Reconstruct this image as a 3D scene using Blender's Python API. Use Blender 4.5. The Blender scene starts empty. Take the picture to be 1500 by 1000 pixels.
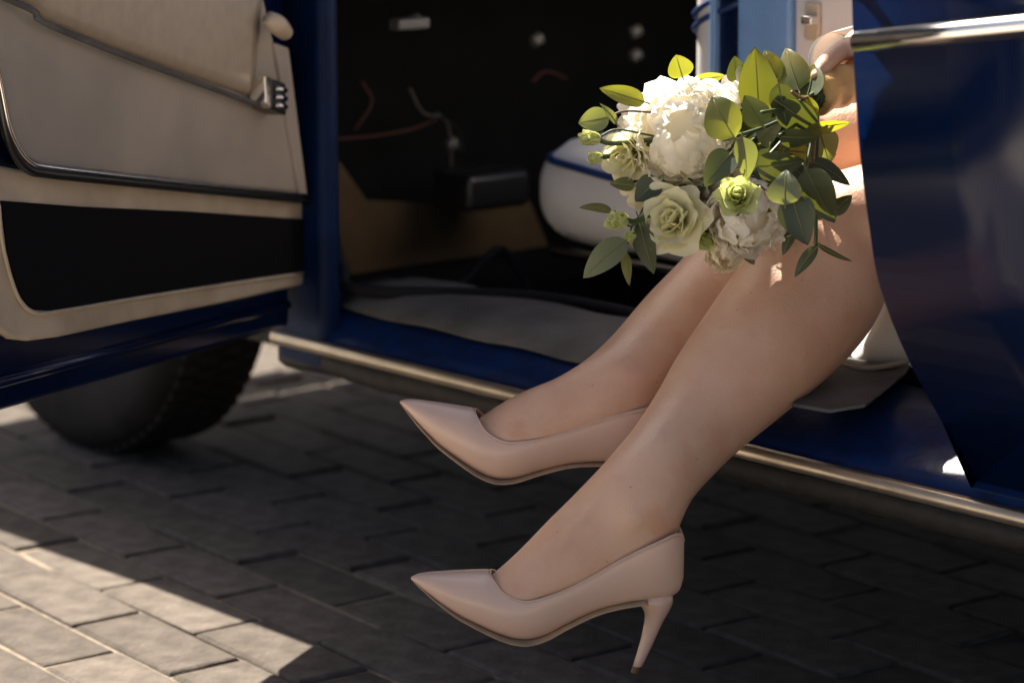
import bpy, bmesh, math, random
import numpy as np
from mathutils import Vector, Matrix, noise
random.seed(7)
SC = bpy.context.scene
COL = SC.collection
V = Vector
# ------------------------------------------------------------------ camera
PITCH = math.radians(11.3)
CAM = V((2.525, -1.92, 0.92))
DD = V((-0.749, 0.6626, 0)).normalized()          # horizontal view direction
RR = V((DD.y, -DD.x, 0))                          # image right
FW = (DD*math.cos(PITCH) + V((0, 0, -math.sin(PITCH)))).normalized()
UP = RR.cross(FW)
FPX = 4000.0
cd = bpy.data.cameras.new('camera'); cam = bpy.data.objects.new('camera', cd); COL.objects.link(cam)
cam.matrix_world = Matrix((RR, UP, -FW)).transposed().to_4x4()
cam.location = CAM
cd.sensor_width = 36; cd.lens = 96; cd.clip_end = 400; cd.clip_start = 0.05
cd.dof.use_dof = True; cd.dof.focus_distance = 2.62; cd.dof.aperture_fstop = 4.5
SC.camera = cam
# ------------------------------------------------------------------ sky, sun, exposure
SUN_EL = math.radians(49)
SUN_TO = V((-0.985, 0.15, 0)).normalized()*math.cos(SUN_EL) + V((0, 0, math.sin(SUN_EL)))
w = bpy.data.worlds.new('World'); SC.world = w; w.use_nodes = True
nt = w.node_tree; bg = nt.nodes['Background']
sky = nt.nodes.new('ShaderNodeTexSky'); sky.sky_type = 'NISHITA'; sky.sun_disc = False
sky.sun_elevation = SUN_EL; sky.sun_rotation = math.atan2(SUN_TO.x, SUN_TO.y)
nt.links.new(sky.outputs[0], bg.inputs[0]); bg.inputs[1].default_value = 0.05; sky.air_density = .7; sky.dust_density = 3.5; sky.ozone_density = .4
sl = bpy.data.lights.new('sun', 'SUN'); so = bpy.data.objects.new('sun', sl); COL.objects.link(so)
sl.energy = 5.0; sl.angle = math.radians(0.5); sl.color = (1, 0.93, 0.82)
so.rotation_euler = SUN_TO.to_track_quat('Z', 'Y').to_euler(); so.location = (-3, 1, 6)
SC.view_settings.view_transform = 'Standard'; SC.view_settings.look = 'None'
SC.view_settings.gamma = 1; SC.view_settings.exposure = 1.9
# ------------------------------------------------------------------ pixel -> point
def ray(px, py): return FW + RR*((px-750)/FPX) + UP*((500-py)/FPX)
def at(px, py, d):
    r = ray(px, py); return CAM + r*(d/r.dot(DD))
def on_plane(px, py, p0, n):
    r = ray(px, py); return CAM + r*((p0-CAM).dot(n)/r.dot(n))
def onX(px, py, x): return on_plane(px, py, V((x, 0, 0)), V((1, 0, 0)))
def onY(px, py, y): return on_plane(px, py, V((0, y, 0)), V((0, 1, 0)))
def onZ(px, py, z): return on_plane(px, py, V((0, 0, z)), V((0, 0, 1)))
def mpp(p): return (p-CAM).dot(FW)/FPX            # metres per pixel at a point
# ------------------------------------------------------------------ materials
def mat(name, col, rough=.5, metal=0, spec=.5, coat=0, noise_s=0, noise_a=.0, col2=None, bump=0, bump_s=None,
        sss=0, sss_r=(1, .3, .15), trans=0, tcol=None, detail=4, sheen=0):
    m = bpy.data.materials.new(name); m.use_nodes = True
    n = m.node_tree.nodes; l = m.node_tree.links
    b = n['Principled BSDF']; out = n['Material Output']
    b.inputs['Base Color'].default_value = (*col, 1); b.inputs['Roughness'].default_value = rough
    b.inputs['Metallic'].default_value = metal; b.inputs['Specular IOR Level'].default_value = spec
    b.inputs['Coat Weight'].default_value = coat; b.inputs['Coat Roughness'].default_value = .05
    b.inputs['Sheen Weight'].default_value = sheen
    tc = n.new('ShaderNodeTexCoord')
    if noise_s:
        t = n.new('ShaderNodeTexNoise'); t.inputs['Scale'].default_value = noise_s; t.inputs['Detail'].default_value = detail
        l.new(tc.outputs['Object'], t.inputs[0])
        r = n.new('ShaderNodeValToRGB'); r.color_ramp.elements[0].position = .32; r.color_ramp.elements[1].position = .68
        c2 = col2 or tuple(c*(1-noise_a) for c in col)
        r.color_ramp.elements[0].color = (*c2, 1); r.color_ramp.elements[1].color = (*col, 1)
        l.new(t.outputs[0], r.inputs[0]); l.new(r.outputs[0], b.inputs['Base Color'])
    if bump:
        t2 = n.new('ShaderNodeTexNoise'); t2.inputs['Scale'].default_value = bump_s or 200; t2.inputs['Detail'].default_value = 6
        l.new(tc.outputs['Object'], t2.inputs[0])
        bp = n.new('ShaderNodeBump'); bp.inputs['Strength'].default_value = bump; bp.inputs['Distance'].default_value = .002
        l.new(t2.outputs[0], bp.inputs['Height']); l.new(bp.outputs[0], b.inputs['Normal'])
    if sss:
        b.inputs['Subsurface Weight'].default_value = sss; b.inputs['Subsurface Radius'].default_value = sss_r
        b.inputs['Subsurface Scale'].default_value = .006
    if trans:
        tr = n.new('ShaderNodeBsdfTranslucent'); tr.inputs[0].default_value = (*(tcol or col), 1)
        mx = n.new('ShaderNodeMixShader'); mx.inputs[0].default_value = trans
        l.new(b.outputs[0], mx.inputs[1]); l.new(tr.outputs[0], mx.inputs[2]); l.new(mx.outputs[0], out.inputs[0])
    return m
M = {}
M['paint'] = mat('blue_paint', (.0010, .0075, .038), .16, spec=.38, coat=0, noise_s=6, noise_a=.25, bump=.02, bump_s=60)
M['paint_worn'] = mat('worn_blue_paint', (.004, .022, .095), .30, spec=.22, coat=0, noise_s=45, col2=(.006, .014, .05), bump=.55, bump_s=55)
M['jamb'] = mat('jamb_blue_paint', (.0015, .014, .06), .55, spec=.15, noise_s=20, noise_a=.5)
M['seat_blue'] = mat('light_blue_metal', (.17, .33, .60), .4, noise_s=40, noise_a=.12, bump=.05, bump_s=90)
M['chrome'] = mat('chrome', (.75, .73, .70), .16, metal=1, bump=.03, bump_s=40)
M['trim'] = mat('dull_aluminium', (.62, .52, .40), .36, metal=.85, noise_s=30, noise_a=.25, bump=.08, bump_s=150)
M['leather'] = mat('grey_beige_leather', (.40, .335, .26), .40, noise_s=7, col2=(.30, .26, .21), bump=.18, bump_s=260)
M['leather_worn'] = mat('scuffed_beige_leather', (.42, .345, .26), .40, noise_s=60, col2=(.37, .305, .23), bump=.05, bump_s=160, detail=9)
M['cream'] = mat('soiled_cream_vinyl', (.60, .50, .37), .45, noise_s=12, col2=(.38, .30, .21), bump=.12, bump_s=90, detail=8)
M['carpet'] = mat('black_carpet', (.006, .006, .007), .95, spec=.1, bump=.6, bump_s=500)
M['rubber'] = mat('black_rubber', (.010, .010, .011), .7, spec=.15, bump=.1, bump_s=150)
M['tyre'] = mat('dusty_tyre_rubber', (.022, .019, .017), .85, spec=.2, noise_s=20, noise_a=.4, bump=.2, bump_s=90)
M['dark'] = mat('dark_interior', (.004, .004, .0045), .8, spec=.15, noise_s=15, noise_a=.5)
M['toe'] = mat('brown_board', (.10, .066, .034), .85, spec=.15, noise_s=9, noise_a=.45, bump=.3, bump_s=180)
M['mat'] = mat('grey_rubber_mat', (.12, .112, .105), .65, spec=.3, noise_s=14, col2=(.065, .062, .06), bump=.35, bump_s=160)
M['seat'] = mat('white_seat_leather', (.72, .69, .66), .42, noise_s=8, noise_a=.12, bump=.12, bump_s=150)
M['piping'] = mat('navy_piping', (.01, .03, .11), .45)
M['under'] = mat('rough_underseal', (.022, .019, .015), .75, noise_s=40, noise_a=.5, bump=.8, bump_s=90)
M['wire_red'] = mat('red_wire', (.06, .014, .006), .6); M['wire_grey'] = mat('grey_wire', (.07, .065, .06), .5)
M['glassy'] = mat('dark_plastic', (.012, .012, .013), .3)
M['shoe'] = mat('nude_leather', (.70, .475, .36), .33, spec=.45, noise_s=9, noise_a=.05, bump=.05, bump_s=500, coat=.12)
M['lining'] = mat('shoe_lining', (.45, .33, .24), .7)
M['sole'] = mat('tan_sole', (.50, .32, .18), .5, noise_s=60, noise_a=.3)
M['tip'] = mat('heel_tip', (.10, .05, .025), .5)
M['dress'] = mat('white_satin', (.80, .76, .70), .45, trans=.25, tcol=(.8, .76, .7), bump=.05, bump_s=300, sheen=.2)
M['hair'] = mat('brown_hair', (.05, .025, .012), .45, noise_s=60, noise_a=.4)
M['ribbon'] = mat('tan_satin_ribbon', (.78, .46, .17), .42, noise_s=50, noise_a=.2, bump=.3, bump_s=110, trans=.12)
M['stem'] = mat('green_stem', (.05, .085, .02), .5, noise_s=30, noise_a=.4)
M['twig'] = mat('reddish_twig', (.13, .06, .025), .6)
M['peony'] = mat('white_petal', (.93, .91, .86), .55, spec=.25, trans=.58, tcol=(.97, .93, .83), noise_s=25, noise_a=.05)
M['rose'] = mat('greenish_cream_petal', (.88, .85, .64), .5, spec=.25, trans=.42, tcol=(.92, .88, .50), noise_s=30, noise_a=.1)
M['cream_petal'] = mat('cream_petal', (.84, .77, .60), .5, spec=.25, trans=.36, tcol=(.92, .82, .55))
M['bud'] = mat('pale_green_bud', (.66, .68, .33), .5, spec=.25, trans=.35, tcol=(.72, .76, .25), noise_s=40, noise_a=.2)
M['leafA'] = mat('eucalyptus_leaf', (.085, .11, .06), .5, spec=.35, trans=.40, tcol=(.42, .42, .02), noise_s=22, noise_a=.3, bump=.1, bump_s=120)
M['leafB'] = mat('shaded_leaf', (.05, .068, .038), .45, spec=.4, trans=.16, tcol=(.20, .22, .015), noise_s=22, noise_a=.3, bump=.1, bump_s=120)  # shade put into the colour: darker, less translucent copy for shaded leaves
M['leafC'] = mat('silvery_leaf', (.16, .19, .12), .5, spec=.4, trans=.36, tcol=(.34, .36, .05), noise_s=22, noise_a=.25, bump=.1, bump_s=120)
M['vein'] = mat('pale_vein', (.22, .22, .08), .5, trans=.3)
def brick_mat():
    m = mat('concrete_paver', (.135, .112, .092), .9, spec=.12, noise_s=30, col2=(.075, .061, .05), bump=.9, bump_s=140, detail=12)
    n = m.node_tree.nodes; l = m.node_tree.links; b = n['Principled BSDF']
    oi = n.new('ShaderNodeObjectInfo'); hs = n.new('ShaderNodeHueSaturation'); mr = n.new('ShaderNodeMapRange')
    mr.inputs['To Min'].default_value = .75; mr.inputs['To Max'].default_value = 1.2
    l.new(oi.outputs['Random'], mr.inputs[0]); l.new(mr.outputs[0], hs.inputs['Value'])
    l.new(b.inputs['Base Color'].links[0].from_socket, hs.inputs['Color']); l.new(hs.outputs[0], b.inputs['Base Color'])
    return m
M['brick'] = brick_mat()
M['sand'] = mat('joint_sand', (.24, .185, .13), .95, noise_s=60, noise_a=.5, bump=.8, bump_s=200)
M['bounce_ground'] = mat('pale_bounce_ground', (.50, .44, .36), .9, noise_s=5, noise_a=.25, bump=.4, bump_s=120)  # unseen ground past the pavers, made pale to bounce warm light onto the legs
def skin_mat():
    m = mat('skin', (.68, .43, .29), .40, spec=.5, sss=.15, noise_s=16, col2=(.59, .335, .215), bump=.34, bump_s=330)
    n = m.node_tree.nodes; l = m.node_tree.links; b = n['Principled BSDF']
    src = b.inputs['Base Color'].links[0].from_socket
    tc = n['Texture Coordinate']
    vo = n.new('ShaderNodeTexVoronoi'); vo.inputs['Scale'].default_value = 55; l.new(tc.outputs['Object'], vo.inputs[0])
    r = n.new('ShaderNodeValToRGB'); r.color_ramp.elements[0].position = .03; r.color_ramp.elements[1].position = .075
    r.color_ramp.elements[0].color = (.55, .40, .33, 1); r.color_ramp.elements[1].color = (1, 1, 1, 1)
    l.new(vo.outputs['Distance'], r.inputs[0])
    mx = n.new('ShaderNodeMix'); mx.data_type = 'RGBA'; mx.blend_type = 'MULTIPLY'; mx.inputs[0].default_value = .7
    l.new(src, mx.inputs[6]); l.new(r.outputs[0], mx.inputs[7])
    t = n.new('ShaderNodeTexNoise'); t.inputs['Scale'].default_value = 22; t.inputs['Detail'].default_value = 3
    l.new(tc.outputs['Object'], t.inputs[0])
    r2 = n.new('ShaderNodeValToRGB'); r2.color_ramp.elements[0].position = .56; r2.color_ramp.elements[1].position = .72
    l.new(t.outputs[0], r2.inputs[0])
    mx2 = n.new('ShaderNodeMix'); mx2.data_type = 'RGBA'; l.new(r2.outputs[0], mx2.inputs[0])
    l.new(mx.outputs[2], mx2.inputs[6]); mx2.inputs[7].default_value = (.62, .335, .21, 1)
    l.new(mx2.outputs[2], b.inputs['Base Color'])
    return m
M['skin'] = skin_mat()
# ------------------------------------------------------------------ mesh helpers
def tag(o, label=None, cat=None, group=None, kind=None):
    for k, v in (('label', label), ('category', cat), ('group', group), ('kind', kind)):
        if v: o[k] = v
    return o
def empty(name, loc=(0, 0, 0)):
    o = bpy.data.objects.new(name, None); COL.objects.link(o); o.location = loc; return o
def obj(name, me, m, parent=None, smooth=True):
    if isinstance(me, bmesh.types.BMesh):
        bm = me; bmesh.ops.recalc_face_normals(bm, faces=bm.faces)
        me = bpy.data.meshes.new(name); bm.to_mesh(me); bm.free()
    if m: me.materials.append(M[m])
    if smooth: me.polygons.foreach_set('use_smooth', [True]*len(me.polygons))
    o = bpy.data.objects.new(name, me); COL.objects.link(o)
    if parent:
        o.parent = parent
        o.matrix_parent_inverse = pinv(parent)
    return o
def pinv(p): return Matrix.Translation(-V(p.location)) if p.type == 'EMPTY' else Matrix.Identity(4)
def bevel_mod(o, wd, seg=2):
    b = o.modifiers.new('bevel', 'BEVEL'); b.width = wd; b.segments = seg; b.limit_method = 'ANGLE'; b.angle_limit = .6
    o.modifiers.new('wn', 'WEIGHTED_NORMAL'); return o
def loft(bm, rings, closed=True, caps=True):
    vs = [[bm.verts.new(p) for p in r] for r in rings]
    n = len(rings[0])
    for a, b in zip(vs[:-1], vs[1:]):
        for i in range(n if closed else n-1):
            j = (i+1) % n
            try: bm.faces.new((a[i], a[j], b[j], b[i]))
            except ValueError: pass
    if caps and closed:
        for r in (vs[0], vs[-1]):
            try: bm.faces.new(r)
            except ValueError: pass
    return bm
def catmull(pts, n):
    pts = [np.array(p, float) for p in pts]; out = []
    P = [2*pts[0]-pts[1]]+pts+[2*pts[-1]-pts[-2]]
    for i in range(1, len(P)-2):
        for k in range(n):
            t = k/n; a, b, c, d = P[i-1], P[i], P[i+1], P[i+2]
            out.append(.5*((2*b)+(-a+c)*t+(2*a-5*b+4*c-d)*t*t+(-a+3*b-3*c+d)*t**3))
    out.append(P[-2]); return out
def tube(bm, pts, rad, n=10, sub=6, flat=1.0):
    """tube through points; rad number or list"""
    rl = rad if isinstance(rad, (list, tuple)) else [rad]*len(pts)
    c = catmull([(*p, r) for p, r in zip(pts, rl)], sub) if len(pts) > 2 else [np.array((*p, r)) for p, r in zip(pts, rl)]
    rings = []; prev = None
    for i, q in enumerate(c):
        p = V(q[:3]); a = V(c[max(i-1, 0)][:3]); b = V(c[min(i+1, len(c)-1)][:3]); t = (b-a).normalized()
        if prev is None:
            prev = t.cross(V((0, 0, 1))) if abs(t.z) < .9 else t.cross(V((1, 0, 0)))
        e1 = (prev - t*prev.dot(t)).normalized(); e2 = t.cross(e1); prev = e1; r = max(q[3], 1e-4)
        rings.append([p + e1*(r*math.cos(k*2*math.pi/n)) + e2*(r*flat*math.sin(k*2*math.pi/n)) for k in range(n)])
    return loft(bm, rings)
def T(name, pts, rad, m, parent=None, n=10, sub=6, flat=1.0):
    bm = bmesh.new(); tube(bm, pts, rad, n, sub, flat); return obj(name, bm, m, parent)
def prism(name, pts, vec, m, parent=None, bev=0, seg=2):
    bm = bmesh.new(); a = [bm.verts.new(p) for p in pts]; b = [bm.verts.new(V(p)+V(vec)) for p in pts]; n = len(pts)
    bm.faces.new(a); bm.faces.new(b[::-1])
    for i in range(n): bm.faces.new((a[i], a[(i+1) % n], b[(i+1) % n], b[i]))
    o = obj(name, bm, m, parent, smooth=bool(bev))
    if bev: bevel_mod(o, bev, seg)
    return o
def box(name, c, s, m, parent=None, bev=0, seg=2, rot=None):
    bm = bmesh.new(); bmesh.ops.create_cube(bm, size=1)
    mt = Matrix.Translation(c) @ (rot.to_4x4() if rot else Matrix.Identity(4)) @ Matrix.Diagonal((*s, 1))
    bmesh.ops.transform(bm, matrix=mt, verts=bm.verts)
    o = obj(name, bm, m, parent, smooth=bool(bev))
    if bev: bevel_mod(o, bev, seg)
    return o
def sweepX(name, prof, x0, x1, m, parent, nx=2, fn=None, closed=False, thick=0):
    bm = bmesh.new(); rings = []
    for i in range(nx+1):
        x = x0+(x1-x0)*i/nx
        rings.append([V((x, y, z)) + (fn(x, y, z) if fn else V()) for y, z in prof])
    loft(bm, rings, closed=closed, caps=closed)
    o = obj(name, bm, m, parent)
    if thick:
        s = o.modifiers.new('solid', 'SOLIDIFY'); s.thickness = thick; s.offset = 0
    return o
# ------------------------------------------------------------------ ground and pavers
ground = obj('ground', (lambda bm: (bmesh.ops.create_grid(bm, x_segments=1, y_segments=1, size=90), bm)[1])(bmesh.new()), 'bounce_ground', smooth=False)
tag(ground, kind='structure'); ground.location.z = -.08
pave = empty('pavement'); tag(pave, kind='structure')
ang = math.radians(-4.7); L1 = V((math.cos(ang), math.sin(ang), 0)); L2 = V((-L1.y, L1.x, 0))
BL, BW, GAP = .218, .094, .006
bed = [L1*x+L2*y for x, y in ((-4.2, -1.0), (4.2, -1.0), (4.2, 3.0), (-4.2, 3.0))]
pb = prism('paver_bed', [V((p.x, p.y, -.10)) for p in bed], (0, 0, .0955), 'sand', pave)
prism('kerb', [V((p.x, p.y, -.10)) for p in (bed[0]-L2*.12, bed[1]-L2*.12, bed[1]-L2*.004, bed[0]-L2*.004)], (0, 0, .098), 'bounce_ground', pave, .01)
def brick_bm(bm, mt=None, seed=0):
    l, wd, h, c = BL-GAP, BW-GAP, .06, .004
    rr = random.Random(seed); j = lambda: rr.uniform(-.0015, .0015)
    rings = []
    for dz, ins in ((-h, 0), (-c, 0), (-c*.3, c*.4), (0, c*1.3)):
        rings.append([V((sx*(l/2-ins)+j(), sy*(wd/2-ins)+j(), dz)) for sx, sy in ((-1, -1), (1, -1), (1, 1), (-1, 1))])
    if mt: rings = [[mt @ p for p in r] for r in rings]
    loft(bm, rings)
bms = []
for k in range(5):
    bm = bmesh.new(); brick_bm(bm, None, k); me = bpy.data.meshes.new('brick'); bmesh.ops.recalc_face_normals(bm, faces=bm.faces); bm.to_mesh(me); bm.free()
    me.materials.append(M['brick']); bms.append(me)
cands = []
for i in range(-44, 44):
    for j in range(-70, 70):
        p = L1*(i*BL+(j % 2)*BL/2) + L2*(j*BW)
        v = p-CAM; zc = v.dot(FW); inview = False
        if zc > .3:
            px = 750+FPX*v.dot(RR)/zc; py = 500-FPX*v.dot(UP)/zc
            inview = -90 < px < 1590 and 460 < py < 1060 and not (px > 480 and py < 560)
        if abs(p.dot(L1)) < 4.0 and -.93 < p.dot(L2) < 2.9: cands.append((0 if inview else 1, (p-CAM).length, p))
cands.sort(key=lambda c: (c[0], c[1]))
rest = bmesh.new()
for k, (iv, d, p) in enumerate(cands):
    z = random.uniform(-.0025, .0025); tilt = Matrix.Rotation(random.gauss(0, .008), 4, 'X') @ Matrix.Rotation(random.gauss(0, .006), 4, 'Y')
    mt = Matrix.Translation((p.x, p.y, z)) @ Matrix.Rotation(ang+random.gauss(0, .004), 4, 'Z') @ tilt
    if iv == 0 and k < 300:
        o = bpy.data.objects.new('brick', bms[k % 5]); COL.objects.link(o); o.matrix_world = mt; o.parent = pave
    else: brick_bm(rest, mt, k)
tag(obj('paver_field', rest, 'brick', pave, smooth=False), kind='stuff')
# ------------------------------------------------------------------ car body
car = empty('car', (0.6, .75, 0))
tag(car, 'dark blue vintage car with cream interior and its front door swung open', 'car')
BELT = .93; DTOP = 1.345  # door top raised well above the belt so it shades the legs
# rear side panel: profile read along its front edge
XE = .98
edge_px = [(1247, -60), (1248, 0), (1251, 100), (1260, 230), (1273, 330), (1289, 420), (1330, 525), (1395, 645), (1448, 735)]
prof = [onX(px, py, XE) for px, py in edge_px]
prof = [(p.y, p.z) for p in prof]
prof_full = [(prof[0][0]+.02, BELT)] + prof + [(.01, .296)]
inner = [(y+.05, z) for y, z in reversed(prof_full)]
sweepX('rear_side_panel', [tuple(q) for q in catmull(prof_full, 4)] + [(.06, .30), (.06, BELT)], XE, 2.75, 'paint', car, 8, closed=True)
T('panel_edge_seal', [V((XE-.004, y+.022, z)) for y, z in prof], .006, 'rubber', car, 8)
def panel_y(z):
    for (y0, z0), (y1, z1) in zip(prof_full[:-1], prof_full[1:]):
        if min(z0, z1) <= z <= max(z0, z1): return y0+(y1-y0)*(z-z0)/((z1-z0) or 1)
    return prof[0][0]
a = onY(1256, 62, panel_y(.70)-.012); b = onY(1500, 38, panel_y(.72)-.012); b2 = a+(b-a)*5
bm = bmesh.new(); tube(bm, [a, a+(b2-a)*.5, b2], .0095, 14, 4, 1.0); obj('chrome_strip', bm, 'chrome', car)
# sill
sill = sweepX('sill', [(.03, .260), (.004, .258), (.002, .272), (.004, .29), (.02, .302), (.05, .318), (.092, .333), (.17, .336), (.19, .30), (.19, .260)], -.07, 2.7, 'paint_worn', car, 40, closed=True,
       fn=lambda x, y, z: V((0, 0, .0016*math.sin(x*31)*math.sin(x*12) if z > .3 else 0)))
sweepX('trim_strip', [(-.001, .274), (-.007, .276), (-.009, .282), (-.007, .289), (-.001, .291)], -.075, 2.7, 'trim', sill, 3, closed=True)
sweepX('rocker', [(.0, .273), (.0, .256), (.012, .246), (.10, .240), (.10, .273)], -.07, 2.7, 'under', car, 30, closed=True, fn=lambda x, y, z: V((0, .002*math.sin(47*x), .0025*math.sin(33*x))))
sweepX('sill_plate', [(.045, .320), (.09, .3375), (.165, .341), (.185, .338)], -.02, .60, 'mat', sill, 20, thick=.004, fn=lambda x, y, z: V((0, 0, .002+.0015*math.sin(x*40+y*30))))
mp = [onZ(*q, .345) for q in ((1160, 596), (1228, 534), (1290, 528), (1337, 527), (1326, 553), (1268, 602), (1215, 602))]
o = prism('scuff_mat', [p+V((0, 0, .004*math.sin(i*1.7))) for i, p in enumerate(mp)], (0, 0, .004), 'mat', sill, .0015)
edge = [onZ(*q, .352) for q in ((1228, 534), (1262, 540), (1300, 536), (1337, 527))]
T('mat_binding', edge, .003, 'cream', sill, 8)
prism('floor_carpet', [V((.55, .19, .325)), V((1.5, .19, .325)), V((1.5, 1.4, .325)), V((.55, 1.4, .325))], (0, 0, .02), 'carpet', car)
box('underbody', (.7, .76, .25), (3.3, 1.30, .03), 'under', car)
box('floor_pan', (.1, .78, .285), (.95, 1.2, .03), 'dark', car)
# front: fender, hood, nose, far side, tail, roof
fs = [(.06, .42), (-.01, .46), (-.06, .58), (-.08, .70), (-.05, .82), (.03, .90), (.20, .93)]
sweepX('front_fender', fs, -1.22, -.03, 'paint', car, 10, thick=.004)
sweepX('fender_skirt', [(.05, .30), (.01, .33), (-.01, .46)], -.42, -.078, 'paint', car, 4, thick=.004)
sweepX('far_side', [(1.50, .27), (1.60, .55), (1.60, .75), (1.52, BELT)], -1.22, 2.75, 'paint', car, 4, thick=.02)
sweepX('hood', [(.20, .932), (.45, .975), (.78, .99), (1.1, .975), (1.52, .93)], -1.22, -.10, 'paint', car, 6, thick=.006)
prism('nose', [V((-1.22, -.03, .46)), V((-1.22, 1.54, .46)), V((-1.22, 1.5, .94)), V((-1.22, .05, .94))], (-.05, 0, 0), 'paint', car, .02)
T('bumper', [V((-1.3, -.05, .5)), V((-1.36, .75, .5)), V((-1.3, 1.55, .5))], .045, 'chrome', car)
prism('tail', [V((2.7, 0, .3)), V((2.7, 1.5, .3)), V((2.7, 1.5, .93)), V((2.7, .0, .93))], (.06, 0, 0), 'paint', car, .02)
prism('rear_deck', [V((2.05, -.02, .92)), V((2.75, -.02, .92)), V((2.75, 1.5, .92)), V((2.05, 1.5, .92))], (0, 0, .02), 'paint', car, .008)
roof_prof = [(.17, 1.48), (.22, 1.52), (.4, 1.545), (.75, 1.56), (1.1, 1.545), (1.28, 1.52), (1.33, 1.48)]
sweepX('roof', roof_prof, .42, 1.75, 'paint', car, 8, thick=.02)
for yb, yt in ((.05, .19), (1.46, 1.31)):
    T('windscreen_pillar', [V((-.06, yb, .92)), V((.10, (yb+yt)/2, 1.24)), V((.43, yt, 1.50))], .024, 'paint', car)
    T('rear_pillar', [V((2.1, yb, .92)), V((1.95, (yb+yt)/2, 1.25)), V((1.72, yt, 1.50))], [.06, .05, .04], 'paint', car)
# A pillar jamb and door seal
prism('hinge_pillar', [V((-.075, .0, .25)), V((.02, .0, .25)), V((.02, .0, 1.27)), V((-.075, .0, 1.27))], (0, .032, 0), 'jamb', car, .012)  # unseen upper part extended to shade the near shin
box('shin_shade_block', (-.03, .070, 1.125), (.085, .21, .42), 'paint', car, .01)  # unseen box, added to keep the sun off the shins
seal_px = [(462, -40), (466, 60), (472, 160), (478, 260), (487, 340), (503, 395), (530, 425)]
T('door_seal', [onY(px, py, .062) for px, py in seal_px] + [V((.2, .185, .345)), V((.5, .185, .345))], .008, 'rubber', car, 10)
# interior
prism('toe_board', [onX(px, py, -.28) for px, py in ((440, 150), (505, 245), (540, 294), (640, 298), (775, 288), (835, 430), (700, 450), (440, 450))], (-.02, 0, 0), 'toe', car, .004)
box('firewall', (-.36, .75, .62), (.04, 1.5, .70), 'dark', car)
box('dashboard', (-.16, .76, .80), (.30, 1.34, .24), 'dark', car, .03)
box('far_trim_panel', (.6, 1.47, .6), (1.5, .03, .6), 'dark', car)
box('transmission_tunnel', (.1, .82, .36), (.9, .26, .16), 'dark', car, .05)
box('heater_box', tuple(onX(705, 275, -.2)), (.08, .11, .05), 'glassy', car, .01)
for k, (pts, m) in enumerate((([(470, 205), (540, 200), (600, 190), (640, 175)], 'wire_red'), ([(600, 130), (620, 165), (655, 180), (662, 260)], 'wire_grey'), ([(520, 190), (545, 150), (530, 120)], 'wire_red'),
        ([(640, 165), (670, 190), (680, 230)], 'glassy'), ([(780, 120), (800, 105), (830, 115)], 'wire_red'))):
    T('wire', [onX(px, py, -.27+.01*k) for px, py in pts], .0016, m, car, 6)
for (px, py, x) in ((655, 215, -.2), (600, 35, -.05), (780, 62, -.1), (925, 50, -.1), (925, 85, -.1)):
    c = onX(px, py, x); T('glint_stub', [c, c+V((.0, .014, .005))], .008, 'wire_grey', car, 10)  # small grey stubs standing in for glints in the dark interior
gs = onX(600, 35, -.04); box('bracket', tuple(gs), (.02, .05, .014), 'wire_grey', car, .003)
hump = [onZ(px, py, .335) for px, py in ((640, 425), (690, 400), (730, 378), (760, 392), (790, 428))]
T('cable_conduit', [V((p.x, p.y, .31+.035*s)) for p, s in zip(hump, (0, .6, 1, .6, 0))], .007, 'rubber', car)
# front seat
def rounded(name, x0, x1, y0, y1, z0, z1, r, m, parent, puff=.015):
    bm = bmesh.new(); bmesh.ops.create_cube(bm, size=1); bmesh.ops.subdivide_edges(bm, edges=bm.edges, cuts=11, use_grid_fill=True)
    hx, hy, hz = (x1-x0)/2, (y1-y0)/2, (z1-z0)/2
    for v in bm.verts:
        p = V((v.co.x*2*hx, v.co.y*2*hy, v.co.z*2*hz)); q = V([max(-h+r, min(h-r, c)) for c, h in zip(p, (hx, hy, hz))])
        d = p-q
        if d.length > 1e-6: p = q+d.normalized()*r
        u, t, s = p.x/hx, p.y/hy, p.z/hz
        p.z += math.copysign(puff*(1-u*u)*(1-t*t), p.z) if abs(s) > .4 else 0
        p.y += math.copysign(puff*(1-u*u)*max(0, 1-s*s), p.y) if abs(t) > .4 else 0
        v.co = p+V(((x0+x1)/2, (y0+y1)/2, (z0+z1)/2))
    return obj(name, bm, m, parent)
sx0 = onY(772, 275, .30).x; ztop = onY(830, 222, .30).z; zbot = onY(880, 372, .30).z
seat = rounded('front_seat_cushion', sx0, sx0+.52, .29, .78, zbot, ztop+.012, .058, 'seat', car, .012)
pp = [V((sx0+.012, .6, ztop-.006)), V((sx0+.010, .40, ztop-.010)), V((sx0+.026, .315, ztop-.012)), V((sx0+.10, .283, ztop-.014)), V((sx0+.25, .275, ztop-.022)), V((sx0+.5, .28, ztop-.022))]
T('piping', pp, .005, 'piping', seat, 8)
T('seat_rail', [V((sx0+.05, .30, zbot-.006)), V((sx0+.5, .30, zbot-.006))], .007, 'chrome', car)
box('seat_base', (sx0+.28, .54, (zbot+.30)/2), (.40, .42, zbot-.30), 'dark', car)
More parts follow.
